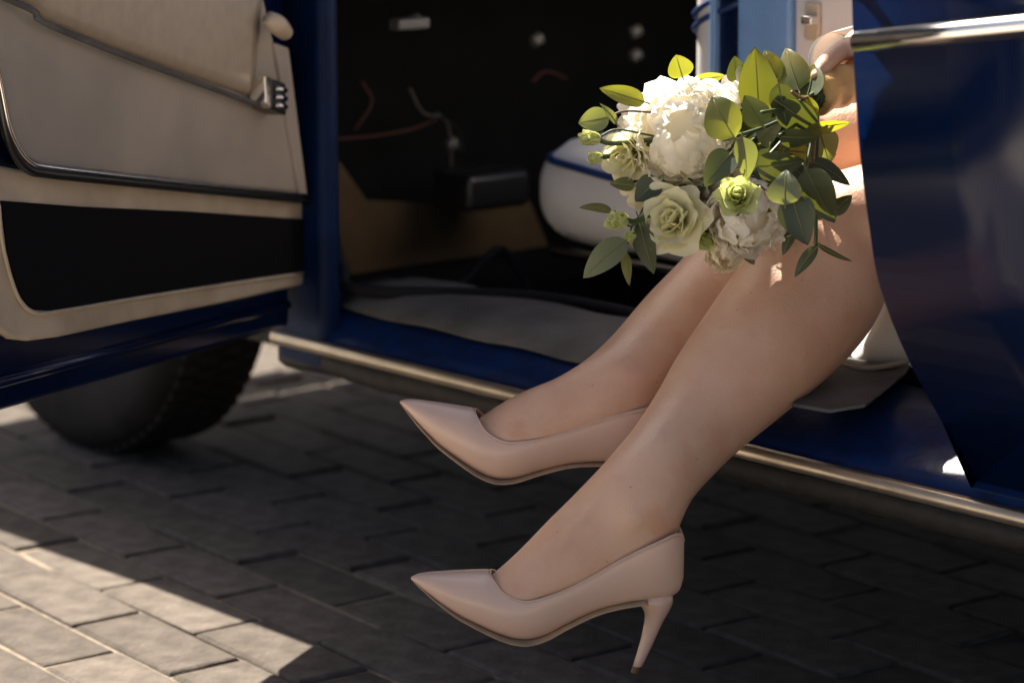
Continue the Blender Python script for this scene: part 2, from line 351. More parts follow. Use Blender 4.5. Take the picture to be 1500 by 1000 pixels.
# seat back : white cushion, light blue side frame, rear panel with latch
bl = onY(1002, 60, .33); pl = onY(1092, 60, .33); pr = onY(1170, 60, .33); wr = onY(1262, 60, .33)
bk = rounded('front_seat_backrest', bl.x, pl.x+.0, .335, .80, .46, 1.02, .03, 'seat', car, .004)
for dz in (0, .016):
    T('piping', [V((bl.x-.003, .42, .645+dz)), V((bl.x+.006, .345, .652+dz)), V((bl.x+.03, .331, .668+dz)), V((pl.x-.01, .331, .69+dz))], .0035, 'piping', bk, 8)
xm = onY(1040, 60, .32).x
prism('seat_side_frame', [V((pl.x, .318, .40)), V((pr.x, .318, .40)), V((pr.x-.008, .318, 1.0)), V((pl.x-.008, .318, 1.0))], (0, .04, 0), 'seat_blue', car, .006)
prism('seat_frame_edge', [V((xm, .322, .40)), V((xm+.008, .322, .40)), V((xm, .322, 1.0)), V((xm-.008, .322, 1.0))], (0, .012, 0), 'seat_blue', car, .002)
prism('seat_glossy_inset', [V((xm+.008, .331, .40)), V((pl.x, .331, .40)), V((pl.x-.008, .331, 1.0)), V((xm, .331, 1.0))], (0, .003, 0), 'paint', car)
prism('seat_rear_panel', [V((pr.x, .325, .40)), V((wr.x+.05, .325, .40)), V((wr.x+.05, .325, 1.0)), V((pr.x-.008, .325, 1.0))], (0, .03, 0), 'seat', car, .006)
lc = onY(1187, 32, .318)
lt = box('latch_plate', (lc.x, .322, lc.z), (.022, .006, .042), 'cream', car, .004)
box('latch_bracket', (lc.x+.003, .314, lc.z+.002), (.016, .014, .010), 'chrome', lt, .002)
rounded('rear_seat_cushion', 1.0, 1.6, .12, 1.38, .34, .50, .05, 'seat', car)
rounded('rear_seat_backrest', 1.52, 1.72, .12, 1.38, .45, 1.1, .05, 'seat', car)
# front wheel
wc = V((-.74, .21, .285))
def ringY(c, rad, y): return [c+V((rad*math.cos(k*math.pi/32), y, rad*math.sin(k*math.pi/32))) for k in range(64)]
wheel = obj('front_wheel', loft(bmesh.new(), [ringY(wc, r, y) for r, y in ((.16, -.055), (.19, -.080), (.24, -.088), (.268, -.080), (.279, -.060), (.279, .060), (.268, .08), (.24, .088), (.19, .08), (.16, .06))]), 'tyre', car)
tread_me = None
for row, y in enumerate((-.05, -.017, .017, .05)):
    bm = bmesh.new()
    for k in range(72):
        a0 = (k+.15+.5*(row % 2))*2*math.pi/72; a1 = a0+.7*2*math.pi/72
        loft(bm, [[wc+V((r*math.cos(a_), y+dy, r*math.sin(a_))) for a_, dy in ((a0, -.013), (a1, -.013), (a1, .013), (a0, .013))] for r in (.277, .285)])
    tag(obj('tread_blocks', bm, 'tyre', wheel, smooth=False), kind='stuff')
obj('wheel_rim', loft(bmesh.new(), [ringY(wc, r, y) for r, y in ((.175, -.06), (.16, -.05), (.15, -.02), (.08, -.035), (.02, -.05))]), 'chrome', wheel)
# ------------------------------------------------------------------ open front door
TH = math.radians(64); DDIR = V((math.cos(TH), -math.sin(TH), 0)); DN = V((math.sin(TH), math.cos(TH), 0))
HG = onY(452, 300, .02); HG = V((HG.x, .0, 0))
def dp(px, py, off=0): return on_plane(px, py, HG+DN*off, DN)
def sz(p): v = p-HG; return v.dot(DDIR), p.z
def dpt(s, z, off=0): return HG+DDIR*s+DN*off+V((0, 0, z))
bl_, br_ = sz(dp(0, 604)), sz(dp(412, 482))
slope = (bl_[1]-br_[1])/(bl_[0]-br_[0]); zb = lambda s: br_[1]+slope*(s-br_[0])
DL = .92
door = prism('front_door', [dpt(.015, zb(0)), dpt(DL, zb(DL)), dpt(DL, DTOP), dpt(.015, DTOP)], -DN*.075, 'paint', car, .008)
bm = bmesh.new()
loft(bm, [[dpt(s, z, o) for s in np.linspace(.0, DL, 8)] for z, o in ((zb(.5)-.004, -.072), (.42, -.115), (.55, -.145), (.72, -.15), (.9, -.12), (DTOP, -.08))], closed=False)
obj('outer_skin', bm, 'paint', door)
T('lower_ledge', [dpt(.03, zb(.03)+.028, .003), dpt(DL, zb(DL)+.032, .003)], .006, 'paint', door, 8)
fr = [dpt(.03, DTOP, -.03), dpt(.20, 1.36, .03), dpt(.40, 1.49, .12), dpt(.80, 1.49, .12), dpt(.90, DTOP, -.03)]
T('window_frame', fr, .018, 'paint', door, 8, 5)
def dplate(name, px, off, th, m, parent, bev=.003):
    return prism(name, [dp(x, y, off) for x, y in px], -DN*th, m, parent, bev)
dplate('lower_card', [(-60, 230), (30, 248), (452, 292), (448, 408), (445, 418), (330, 444), (200, 470), (90, 494), (45, 500), (18, 497), (-8, 478), (-40, 420)], .012, .012, 'cream', door, .005)
dplate('carpet_strip', [(3, 294), (120, 303), (280, 310), (447, 321), (444, 398), (330, 414), (200, 434), (75, 455), (48, 454), (30, 432), (14, 385)], .0145, .004, 'carpet', door, .001)
T('carpet_piping', [dp(x, y, .014) for x, y in ((-2, 300), (4, 360), (24, 430), (48, 457), (80, 457), (200, 437), (330, 417), (446, 400))], .0022, 'cream', door, 8)
card = dplate('upper_card', [(-200, -260), (385, -180), (388, 0), (402, 60), (428, 160), (450, 286), (300, 272), (150, 255), (62, 246), (38, 234), (22, 205), (6, 140), (-20, 20)], .026, .016, 'leather', door, .005)
T('chrome_moulding', [dp(x, y, .028) for x, y in ((-30, 0), (-4, 120), (8, 185), (22, 225), (42, 248), (75, 255), (200, 268), (330, 281), (450, 293))], .0050, 'glassy', door, 10)
T('bright_bead', [dp(x, y, .033) for x, y in ((-30, -12), (-2, 110), (12, 178), (26, 214), (46, 238), (78, 246), (200, 260), (330, 274), (450, 287))], .0022, 'chrome', door, 8)
# padded arm rest: lower edge follows the seam
bm = bmesh.new()
low = [(-60, -40), (45, 8), (64, 28), (170, 72), (280, 112), (362, 141), (372, 132)]
rows = []
for t, off in ((0, .027), (.04, .033), (.12, .037), (.5, .039), (1, .041)):
    rows.append([dp(x+(t*14 if i < 6 else t*18), y-t*190, off if 0 < i < 6 else off-.004) for i, (x, y) in enumerate(low)])
loft(bm, rows, closed=False); ar = obj('padded_armrest', bm, 'leather_worn', door)
s_ = ar.modifiers.new('solid', 'SOLIDIFY'); s_.thickness = .012; s_.offset = -1
T('seam_welt', [dp(x, y, .038) for x, y in ((-60, -30), (45, 14), (64, 33), (170, 77), (280, 118), (362, 148), (396, 160))], .0034, 'mat', door, 8)
lk = dplate('lock_case', [(396, 114), (420, 122), (421, 170), (398, 160)], .05, .035, 'glassy', door, .003)
dplate('lock_face', [(388, 112), (396, 114), (397, 160), (390, 152)], .05, .02, 'chrome', lk, .001)
for yy in (130, 142, 154):
    T('lock_tooth', [dp(405, yy, .053), dp(419, yy+3, .053)], .003, 'chrome', lk, 6)
T('pull_handle', [dp(392, 26, .05), dp(405, 36, .055), dp(418, 48, .05)], [.008, .0115, .009], 'cream', door, 12)
dplate('door_end_cap', [(402, 62), (424, 70), (452, 290), (440, 288)], .03, .02, 'leather', door, .003)
# ------------------------------------------------------------------ person
person = empty('person', (1.1, .45, .5))
tag(person, 'person in white dress seated in car, bare legs out, wearing nude pointed pumps', 'person')
body = bmesh.new()
def ellring(c, e1, e2, n=28): return [c+e1*math.cos(k*2*math.pi/n)+e2*math.sin(k*2*math.pi/n) for k in range(n)]
def contour_limb(bm, st, sub=5):
    """st: (Lx,Ly,Rx,Ry,depth,depth half width or None)"""
    rows = catmull([tuple(s[:5])+((s[5] if len(s) > 5 else -1),) for s in st], sub) if False else None
    full = []
    for s in st:
        L = at(s[0], s[1], s[4]); Rp = at(s[2], s[3], s[4]); hw = (L-Rp).length/2
        full.append((*L, *Rp, s[5] if len(s) > 5 else hw*.97))
    cs = catmull(full, sub); rings = []; cent = [(V(c[:3])+V(c[3:6]))/2 for c in cs]
    for i, c in enumerate(cs):
        L, Rp = V(c[:3]), V(c[3:6]); t = (cent[min(i+1, len(cs)-1)]-cent[max(i-1, 0)]).normalized()
        e1 = (Rp-L)/2; e2 = t.cross(e1).normalized()*c[6]
        rings.append(ellring(cent[i], e1, e2))
    loft(bm, rings)
def blob(bm, c, r, sc=(1, 1, 1)):
    m_ = Matrix.Translation(c) @ Matrix.Diagonal((*[r*s for s in sc], 1)); bmesh.ops.create_uvsphere(bm, u_segments=24, v_segments=16, radius=1, matrix=m_)
# near leg
contour_limb(body, [(1150, 262, 1295, 330, 2.70), (1120, 325, 1300, 400, 2.69), (1085, 385, 1283, 470, 2.66), (1042, 447, 1230, 537, 2.62), (1000, 510, 1148, 607, 2.58), (965, 572, 1085, 658, 2.545), (935, 618, 1040, 701, 2.51),
    (905, 655, 1008, 738, 2.48), (872, 692, 994, 772, 2.46, .034), (838, 727, 970, 828, 2.455, .031), (800, 765, 893, 868, 2.45, .031), (762, 805, 828, 890, 2.45, .034), (726, 838, 778, 912, 2.45, .036), (690, 862, 725, 905, 2.45, .029), (660, 868, 675, 888, 2.45, .015)])
for q in (((905, 700), (850, 762), (800, 800), (762, 850)), ((925, 712), (880, 775), (838, 820), (800, 862))):
    tube(body, [at(x, y, (2.442, 2.431, 2.4315, 2.434)[k]) for k, (x, y) in enumerate(q)], [.004, .0055, .005, .003], 10)
blob(body, at(957, 812, 2.457), .026, (1, .95, 1.15))
blob(body, at(928, 754, 2.446), .0125, (1.8, 2, 2.0))
# far leg
contour_limb(body, [(1140, 150, 1262, 250, 2.82), (1105, 225, 1245, 320, 2.80), (1052, 318, 1190, 420, 2.765), (1000, 378, 1130, 475, 2.735), (950, 430, 1065, 530, 2.70), (900, 488, 1005, 575, 2.66), (856, 528, 968, 605, 2.63),
    (815, 553, 955, 632, 2.615, .035), (772, 571, 885, 652, 2.61, .032), (733, 592, 812, 668, 2.61, .035), (702, 613, 757, 683, 2.61, .036), (668, 634, 692, 678, 2.61, .027), (645, 640, 655, 660, 2.61, .014)])
blob(body, at(922, 632, 2.62), .026)
# thighs, pelvis, torso, arms, neck, head
kn = at(1212, 345, 2.70); kf = at(1190, 225, 2.82)
tube(body, [kn, kn+V((.15, .14, .045)), V((1.10, .42, .60))], [.060, .074, .088], 24)
tube(body, [kf, kf+V((.16, .16, .03)), V((1.05, .60, .61))], [.058, .072, .088], 24)
tube(body, [V((1.10, .50, .56)), V((1.14, .51, .68)), V((1.17, .52, .82)), V((1.18, .52, .98)), V((1.17, .52, 1.06))], [.15, .14, .115, .13, .07], 24)
tube(body, [V((1.17, .52, 1.02)), V((1.15, .50, 1.14))], [.055, .05], 20)
hd = V((1.13, .48, 1.23)); blob(body, hd, .085, (1.05, .9, 1.3)); fd = (V((.4, -.3, 0))-V((1.13, .48, 0))).normalized()
fr_ = V((-fd.y, fd.x, 0))
tube(body, [hd+fd*.084+V((0, 0, .02)), hd+fd*.106+V((0, 0, -.018))], [.007, .013], 10)
for s in (-1, 1):
    blob(body, hd+fr_*s*.082+V((0, 0, -.005)), .02, (.6, .6, 1.3))
for z, r in ((-.052, .008), (-.062, .008)): tube(body, [hd+fd*.086+fr_*.02+V((0, 0, z)), hd+fd*.090+V((0, 0, z)), hd+fd*.086-fr_*.02+V((0, 0, z))], [.003, r, .003], 8)
WA = at(1196, 138, 2.60); WB = at(1285, 108, 2.66)       # ribbon-wrapped handle, start and end
ax = (WB-WA).normalized(); hc = WA+ax*.088
wrist = hc+V((.075, .05, .035))
tube(body, [V((1.13, .38, 1.03)), V((1.10, .27, .90)), V((1.02, .20, .79))], [.048, .042, .036], 20)
tube(body, [V((1.02, .20, .79)), V((.94, .17, .745)), wrist], [.037, .033, .024], 20)
tube(body, [V((1.17, .66, 1.03)), V((1.18, .72, .88)), V((1.12, .68, .74)), V((1.0, .60, .70)), V((.95, .56, .70))], [.048, .042, .036, .027, .022], 20)
# hand: palm behind / above the handle, fingers curling over it
cdir = (CAM-hc).normalized(); upn = ax.cross(cdir).normalized(); upn = upn if upn.z > 0 else -upn; tw = (cdir-ax*cdir.dot(ax)).normalized()
RW = .0185
tube(body, [wrist, hc+ax*.035-tw*.022+upn*.022, hc-tw*.024+upn*.012], [.024, .023, .018], 16, 6, 1.3)
def around(t, a, r): return WA+ax*t+(tw*math.cos(a)+upn*math.sin(a))*r
fing = bmesh.new()
for k, (t, ln) in enumerate(((.062, 1.0), (.080, 1.08), (.098, 1.0), (.115, .8))):
    a0 = 2.35
    tube(body, [around(t+.012, a0, .030), around(t+.004, 1.55, .031), around(t, .75*1, .0285), around(t-.002, .75-.75*ln, .0265), around(t-.003, .75-1.35*ln, .0255)], [.0098, .0092, .0085, .0078, .006], 14)
th = [at(1250, 66, 2.66), at(1228, 78, 2.635), at(1206, 97, 2.61), at(1193, 118, 2.595)]
tube(body, [hc+ax*.03+upn*.030]+th, [.014, .0105, .0098, .0090, .0065], 14)
bmesh.ops.recalc_face_normals(body, faces=body.faces)
bo = obj('body', body, 'skin', person)
rm = bo.modifiers.new('remesh', 'REMESH'); rm.mode = 'VOXEL'; rm.voxel_size = .0034; rm.use_smooth_shade = True
sm = bo.modifiers.new('smooth', 'SMOOTH'); sm.factor = .5; sm.iterations = 7
# eyes, hair
for s in (-1, 1):
    bm = bmesh.new(); blob(bm, hd+fd*.076+fr_*s*.031+V((0, 0, .012)), .011); obj('eye', bm, 'dark', person)
bm = bmesh.new(); blob(bm, hd-fd*.014+V((0, 0, .022)), .093, (1.02, .98, 1.22))
for v in bm.verts:
    q = v.co-hd
    if q.dot(fd) > .045 and q.z < .07: v.co -= fd*(q.dot(fd)-.045)
    v.co += V((1, 1, 1))*.004*noise.noise(v.co*40)
blob(bm, hd-fd*.10+V((0, 0, .0)), .05); obj('hair', bm, 'hair', person)
# dress
def cloth(name, rings, closed=False, th=.0015, m='dress'):
    bm = bmesh.new(); loft(bm, rings, closed=closed, caps=False); o = obj(name, bm, m, person)
    s = o.modifiers.new('solid', 'SOLIDIFY'); s.thickness = th; u = o.modifiers.new('sub', 'SUBSURF'); u.levels = u.render_levels = 1; return o
rg = []
for c, rx, ry in ((V((1.10, .5, .54)), .185, .19), (V((1.13, .51, .66)), .165, .17), (V((1.16, .52, .80)), .13, .14), (V((1.18, .52, .95)), .15, .155), (V((1.18, .52, 1.0)), .14, .15)):
    rg.append([c+V((rx*math.cos(a), ry*math.sin(a), .004*math.sin(9*a))) for a in np.linspace(0, 2*math.pi, 49)[:-1]])
cloth('dress_bodice', rg, True)
rg = []
for i in range(14):     # skirt over the lap
    t = i/13; c = V((1.12, .52, .60)).lerp((kn+kf)/2+V((.16, .14, .02)), t); tt = V((-.75, -.6, -.1)).normalized(); e1 = tt.cross(V((0, 0, 1))).normalized()
    rg.append([c+e1*(.185*math.cos(a)*(1-.1*t))+V((0, 0, 1))*(.115*math.sin(a)+.01*math.sin(7*a+4*t)) for a in np.linspace(0, 2*math.pi, 65)[:-1]])
cloth('dress_skirt', rg, True)
rg = []
for i in range(12):     # hanging fold reaching the sill behind the calf
    t = i/11
    rg.append([V((.66+.6*u+.012*math.sin(18*u+3*t), .205+.08*u-.015*t+.020*math.sin(26*u+2.5*t)*(.3+t), .465-.115*t)) for u in np.linspace(0, 1, 50)])
cloth('dress_hem', rg)
rg = []
for i in range(16):     # pale cuff by the hand
    t = i/15; a = math.pi*(1.15-1.0*t)
    c = at(1216+36*math.cos(a), 92-44*math.sin(a) if t < .55 else 92-44*math.sin(a), 2.70)
    rg.append([c, c+V((.02, .05, .012)), c+V((.035, .09, .02))])
cloth('dress_cuff', rg)
# ------------------------------------------------------------------ pumps
S0 = at(770, 945, 2.45); SP = 1/mpp(S0); CP = math.cos(math.radians(17.5)); SPn = math.sin(math.radians(17.5))
def sc_(x, y, wd): return ((x-770)/SP, (945-y)/SP/CP)
st_sole = [(603, 849, .002), (612, 858, .0075), (625, 870, .013), (645, 887, .020), (672, 907, .027), (700, 922, .033), (716, 930, .036), (725, 934, .0375), (737, 939, .0390), (755, 944, .0405), (775, 945, .041), (800, 938, .0395), (830, 922, .036), (870, 903, .032), (905, 893, .030), (940, 887, .029), (965, 884, .0265), (983, 879, .021), (994, 868, .013), (1000, 848, .003)]
top_px = [846, 842, 840, 839, 838, 837.5, 838, 845, 855, 862, 864, 858, 848, 829, 810, 793, 783, 777, 779, 792]
ratio = [1, 1, 1, 1, 1, 1, 1, .93, .82, .74, .69, .65, .63, .62, .62, .62, .62, .64, .7, .8]
rowsS = catmull([(x, y, wd, t, r) for (x, y, wd), t, r in zip(st_sole, top_px, ratio)], 4)
def shoe_section(x, y, wd, t, r, nphi=22, grow=0):
    b = 945-(y-wd*SPn*SP*.9); b = b/SP/CP; tp = (945-t)/SP/CP; u = (x-770)/SP; h = (tp-b)/min(r, 1); pm = math.acos(max(-1, 1-2*min(r, 1)))
    half = []
    for k in range(nphi+1):
        ph = pm*k/nphi; s = math.sin(ph)**(.55 if ph < math.pi/2 else .9) if 0 < ph < math.pi else 0
        half.append((wd*s, b+h*(1-math.cos(ph))/2))
    return u, half
def build_shoe(origin, rot, label):
    mt = Matrix.Translation(origin) @ Matrix((RR, DD, V((0, 0, 1)))).transposed().to_4x4() @ Matrix.Rotation(rot, 4, 'Y')
    F = lambda u, y, z: mt @ V((u, y, z))
    bm = bmesh.new(); rings = []; tl = []; tr = []
    for c in rowsS:
        u, half = shoe_section(*c)
        rings.append([F(u, -y, z) for y, z in reversed(half)] + [F(u, y, z) for y, z in half[1:]])
        tl.append(rings[-1][0]); tr.append(rings[-1][-1])
    loft(bm, rings, closed=False); bmesh.ops.remove_doubles(bm, verts=bm.verts, dist=.0002)
    up = obj('shoe', bm, 'shoe', person); up['label'] = label
    s = up.modifiers.new('solid', 'SOLIDIFY'); s.thickness = .0016; s.offset = -1
    k0 = next(i for i, c in enumerate(rowsS) if c[0] > 716)
    T('topline_binding', tl[:k0-1:-1] + tr[k0:], .0009, 'shoe', up, 6, 1)
    bm = bmesh.new(); rings = []                        # sole
    for c in rowsS:
        if c[0] > 948: break
        u, half = shoe_section(*c); wd = c[2]*.94; b = half[0][1]
        rings.append([F(u, -wd, b+.0010), F(u, -wd, b-.0002), F(u, wd, b-.0002), F(u, wd, b+.0010)])
    loft(bm, rings); obj('sole', bm, 'sole', up)
    hs = [(864, 940, 982, .012), (878, 932, 985, .0165), (886, 934, 985, .0165), (895, 941, 981, .0145), (906, 944, 975, .0115), (922, 942, 967, .0085), (945, 937, 957, .0068), (979, 927, 941, .0055)]
    bm = bmesh.new(); rings = []
    for y, x0, x1, wd in catmull(hs, 4):
        c0 = sc_((x0+x1)/2, y-4, 0); hw = (x1-x0)/2/SP
        rings.append([F(c0[0]+hw*math.cos(a), wd*math.sin(a), c0[1]) for a in np.linspace(0, 2*math.pi, 25)[:-1]])
    loft(bm, rings); hl = obj('heel', bm, 'shoe', up)
    bm = bmesh.new(); rings = []
    for y, e in ((978, 1.04), (987, 1.0)):
        c0 = sc_(934-(y-979)*.3, y-4, 0); rings.append([F(c0[0]+.0046*e*math.cos(a), .0056*e*math.sin(a), c0[1]) for a in np.linspace(0, 2*math.pi, 25)[:-1]])
    loft(bm, rings); obj('heel_tip', bm, 'tip', hl, smooth=False)
    bm = bmesh.new()                                     # stitches under the top line
    for side in (tl, tr):
        for i in range(k0+1, len(side)-3):
            for q in (0, .25, .5, .75):
                p = side[i].lerp(side[i+1], q); p2 = side[i].lerp(side[i+1], q+.13)
                cx = F((c_mid := rowsS[i][0]-770)/SP, 0, 0); dn = V((0, 0, -.0028)); o_ = DD*(-.0004 if side is tl else .0004)
                tube(bm, [p+dn+o_, p2+dn+o_], .00035, 4)
    tag(obj('stitching', bm, 'lining', up), kind='stuff')
    return up
build_shoe(S0, 0, 'near pump with its stiletto heel fully visible')
build_shoe(at(724, 711, 2.61), math.radians(11), 'raised pump behind the other ankle')
# ------------------------------------------------------------------ bouquet
bq = empty('bouquet', tuple(WA)); tag(bq, 'bridal bouquet of white peonies, cream roses and eucalyptus held over the knees', 'bouquet')
BD = 2.56
def petal_grid(bm, base, axis, out, ln, wd, cup, curl, ruff, seed, nu=7, nv=7, notch=0):
    """petal from base; axis = flower axis, out = outward dir"""
    side = axis.cross(out).normalized(); vs = []
    for j in range(nv+1):
        v = j/nv; row = []
        th_ = cup+(curl-cup)*v           # angle from axis toward out
        for i in range(nu+1):
            u = 2*i/nu-1; wv = wd*(math.sin(math.pi*(.12+.76*v**.75))**.7)*(1 if v < .97 else .93)
            r = ln*v*(1-.14*u*u*v - (notch*.12*max(0, 1-abs(u)*3)*v**6))
            along = axis*math.cos(cup*(1-v*.5)+curl*v*.5)*r + out*math.sin(cup*(1-v*.5)+curl*v*.5)*r
            p = base+along+side*(u*wv)
            nrm = (axis*math.sin(th_)-out*math.cos(th_))
            p += nrm*(.30*wv*u*u) + nrm*(ruff*(noise.noise(V((u*2.2+seed*3.1, v*2.2, seed*7.7)))+.5*noise.noise(V((u*6+seed, v*4, seed*2.3))))*v**1.5)
            row.append(bm.verts.new(p))
        vs.append(row)
    for a, b in zip(vs[:-1], vs[1:]):
        for i in range(nu): bm.faces.new((a[i], a[i+1], b[i+1], b[i]))
def perp(ax_, a):
    e1 = ax_.cross(V((0, 0, 1))).normalized(); e2 = ax_.cross(e1); return e1*math.cos(a)+e2*math.sin(a)
def flower(name, px, py, d, rpx, axis_img, layers, m, outer=1, label=None):
    """axis_img = (right, up, toward camera)"""
    c = at(px, py, d); R_ = rpx*mpp(c); axis = (RR*axis_img[0]+UP*axis_img[1]-FW*axis_img[2]).normalized()
    base = c-axis*R_*.55; root = None; heart = bmesh.new(); sd = random.random()*50; outers = []
    for li, (n, ln, wd, cup, curl, ruff) in enumerate(layers):
        for k in range(n):
            sd += 1.37; a = k*2*math.pi/n+li*1.1+random.uniform(-.25, .25); f = random.uniform(.88, 1.1)
            args = (base+perp(axis, a)*R_*.04*li, axis, perp(axis, a), ln*R_*f, wd*R_*random.uniform(.88, 1.12), cup+random.uniform(-.08, .08), curl+random.uniform(-.15, .15), ruff*R_, sd)
            if li >= len(layers)-outer: outers.append(args)
            else: petal_grid(heart, *args)
    root = obj(name, heart, m, bq)
    for a_ in outers:
        b = bmesh.new(); petal_grid(b, *a_, nu=6, nv=6); obj('petal', b, m, root)
    return root, base, axis
def ball_petal(bm, c, axis, a, th_tip, span, om, R_, seed, lift=.22, ruff=.05, nu=8, nv=7):
    e1 = perp(axis, a); e2 = axis.cross(e1); vs = []
    for j in range(nv+1):
        v = j/nv; row = []
        for i in range(nu+1):
            u = 2*i/nu-1
            wv = om*math.sin(math.pi*(.16+.62*v))**.8
            frill = noise.noise(V((u*3.2+seed, seed*1.7, 2.1)))*.16*v**3 - .22*u*u*v*v
            th_ = th_tip+span*(1-v)-span*frill
            az = u*wv/max(.35, math.sin(max(th_, .2)))
            r = R_*(.80+.02*math.sin(seed)+lift*v**2.2-.10*u*u+ruff*2.0*noise.noise(V((u*2.6+seed*2, v*2.5, seed)))*v+ruff*1.2*noise.noise(V((u*7+seed, v*5, seed*3)))*v*v)
            dr = axis*math.cos(th_)+(e1*math.cos(az)+e2*math.sin(az))*math.sin(th_)
            row.append(bm.verts.new(c+dr*r))
        vs.append(row)
    for p, q in zip(vs[:-1], vs[1:]):
        for i in range(nu): bm.faces.new((p[i], p[i+1], q[i+1], q[i]))
def ball_flower(name, px, py, d, rpx, axis_img, m, n_in=46, om=.34):
    c = at(px, py, d); R_ = rpx*mpp(c); axis = (RR*axis_img[0]+UP*axis_img[1]-FW*axis_img[2]).normalized()
    heart = bmesh.new(); sd = random.random()*40
    blob(heart, c, R_*.45)
    for k in range(n_in):
        t = (k+.5)/n_in; sd += 1.618
        ball_petal(heart, c, axis, k*2.39996+random.uniform(-.3, .3), .05+1.45*t**.75+random.uniform(-.1, .1), .75, om*random.uniform(.75, 1.2), R_*(1.0-.05*t)*random.uniform(.94, 1.05), sd, lift=random.uniform(.14, .30), ruff=.06)
    root = obj(name, heart, m, bq)
    for k in range(11):
        sd += 1.618; b = bmesh.new()
        ball_petal(b, c-axis*R_*.05, axis, k*2*math.pi/11+random.uniform(-.2, .2), 1.15+random.uniform(-.12, .3), 1.3, .52, R_*1.04, sd, lift=random.uniform(.12, .3), ruff=.05); obj('petal', b, m, root)
    return root, c-axis*R_*.6, axis
PEONY = [(9, 1.22, .16, .03, .12, .16), (14, 1.26, .18, .12, .24, .17), (17, 1.28, .20, .22, .40, .17), (20, 1.28, .21, .34, .56, .17), (22, 1.26, .22, .48, .74, .17), (22, 1.22, .25, .62, .95, .16), (16, 1.16, .36, .80, 1.2, .13), (10, 1.10, .52, 1.05, 1.45, .10)]
ROSE = [(3, 1.25, .34, .02, .06, .03), (4, 1.30, .46, .16, .14, .05), (5, 1.30, .56, .32, .36, .07), (5, 1.28, .64, .52, .75, .10), (6, 1.2, .68, .80, 1.3, .14)]
BUD = [(3, 1.5, .42, .0, .03, .05), (4, 1.5, .52, .18, .10, .08), (4, 1.35, .55, .36, .5, .14)]
heads = [flower('rose', 1052, 262, 2.60, 38, (-.1, .1, .9), ROSE, 'cream_petal'), flower('rose', 958, 285, 2.60, 34, (-.4, -.1, .8), ROSE, 'rose'), flower('rose', 925, 255, 2.62, 30, (-.6, -.1, .7), ROSE, 'rose'), ball_flower('peony', 1003, 198, 2.60, 84, (-.15, .10, .85), 'peony', 64, .30),
         ball_flower('peony', 1095, 315, 2.56, 64, (.1, -.35, .85), 'peony', 50, .30),
         ball_flower('peony', 950, 178, 2.66, 48, (-.7, .25, .5), 'peony', 30),
         flower('rose', 986, 322, 2.56, 50, (-.35, .05, .9), ROSE, 'rose'),
         flower('rose', 918, 228, 2.60, 40, (-.6, -.2, .7), ROSE, 'rose'),
         flower('rose', 1098, 132, 2.62, 44, (-.1, .75, .6), ROSE, 'peony'),
         flower('rose', 1010, 285, 2.59, 40, (-.3, -.1, .9), ROSE, 'cream_petal'),
         ball_flower('carnation', 1062, 366, 2.575, 34, (-.15, -.6, .7), 'cream_petal', 40, .24),
         ball_flower('carnation', 1040, 322, 2.58, 38, (-.2, -.3, .8), 'cream_petal', 40, .26),
         flower('lisianthus', 1081, 288, 2.50, 30, (-.1, .35, .9), ROSE[1:], 'bud'),
         flower('lisianthus', 1036, 350, 2.56, 24, (-.1, -.4, .8), BUD, 'bud'),
         flower('bud', 868, 203, 2.58, 21, (-.9, .1, .4), BUD, 'bud'), flower('bud', 874, 231, 2.585, 16, (-.9, -.2, .4), BUD, 'bud'),
         flower('bud', 908, 322, 2.54, 24, (-.75, -.1, .6), BUD, 'bud'), flower('bud', 924, 345, 2.55, 14, (-.5, -.6, .5), BUD, 'bud')]
neck = WA-ax*.004
for k, (o, base, axis) in enumerate(heads):
    e = neck+perp(ax, k*2.4)*.012; mid = base-axis*.03+(e-base)*.45
    T('stem', [base+axis*.004, base-axis*.025, mid, e], [.0028, .0024, .0024, .0026], 'stem', bq, 8)
def leaf(bx, by, tx, ty, wpx, d, m='leafA', tipd=0., tilt=0., curl=.12, rnd=.5):
    b = at(bx, by, d); t = at(tx, ty, d+tipd); ln = (t-b).length; dr = (t-b).normalized(); cv = (CAM-b).normalized()
    nrm = (cv-dr*cv.dot(dr)).normalized(); nrm = Matrix.Rotation(tilt, 3, dr) @ nrm; sd = dr.cross(nrm)
    wd = wpx*mpp(b)/2/max(.45, abs(math.cos(tilt))); bm = bmesh.new(); NV, NU = 12, 6; vs = []; ph = random.random()*9
    for j in range(NV+1):
        v = j/NV; prof_ = (math.sin(math.pi*v**(.62+.2*rnd))**.75)*(1-.10*v) if 0 < v < 1 else 0
        row = []
        for i in range(NU+1):
            u = 2*i/NU-1
            p = b+dr*(ln*v)+sd*(wd*u*prof_)+nrm*(-curl*ln*(v-.4)**2+.16*wd*abs(u)**1.3*prof_+.05*wd*math.sin(6*v+ph+2*u)*abs(u))
            row.append(bm.verts.new(p))
        vs.append(row)
    for a, c in zip(vs[:-1], vs[1:]):
        for i in range(NU): bm.faces.new((a[i], a[i+1], c[i+1], c[i]))
    bmesh.ops.remove_doubles(bm, verts=bm.verts, dist=.00005)
    o = obj('leaf', bm, m, bq)
    T('midrib', [b-dr*ln*.10]+[b+dr*(ln*v)+nrm*(-curl*ln*(v-.4)**2+.0003) for v in (0, .3, .6, .92)], [.0009, .0008, .0006, .0005, .0002], 'vein', o, 5, 3)
    return o
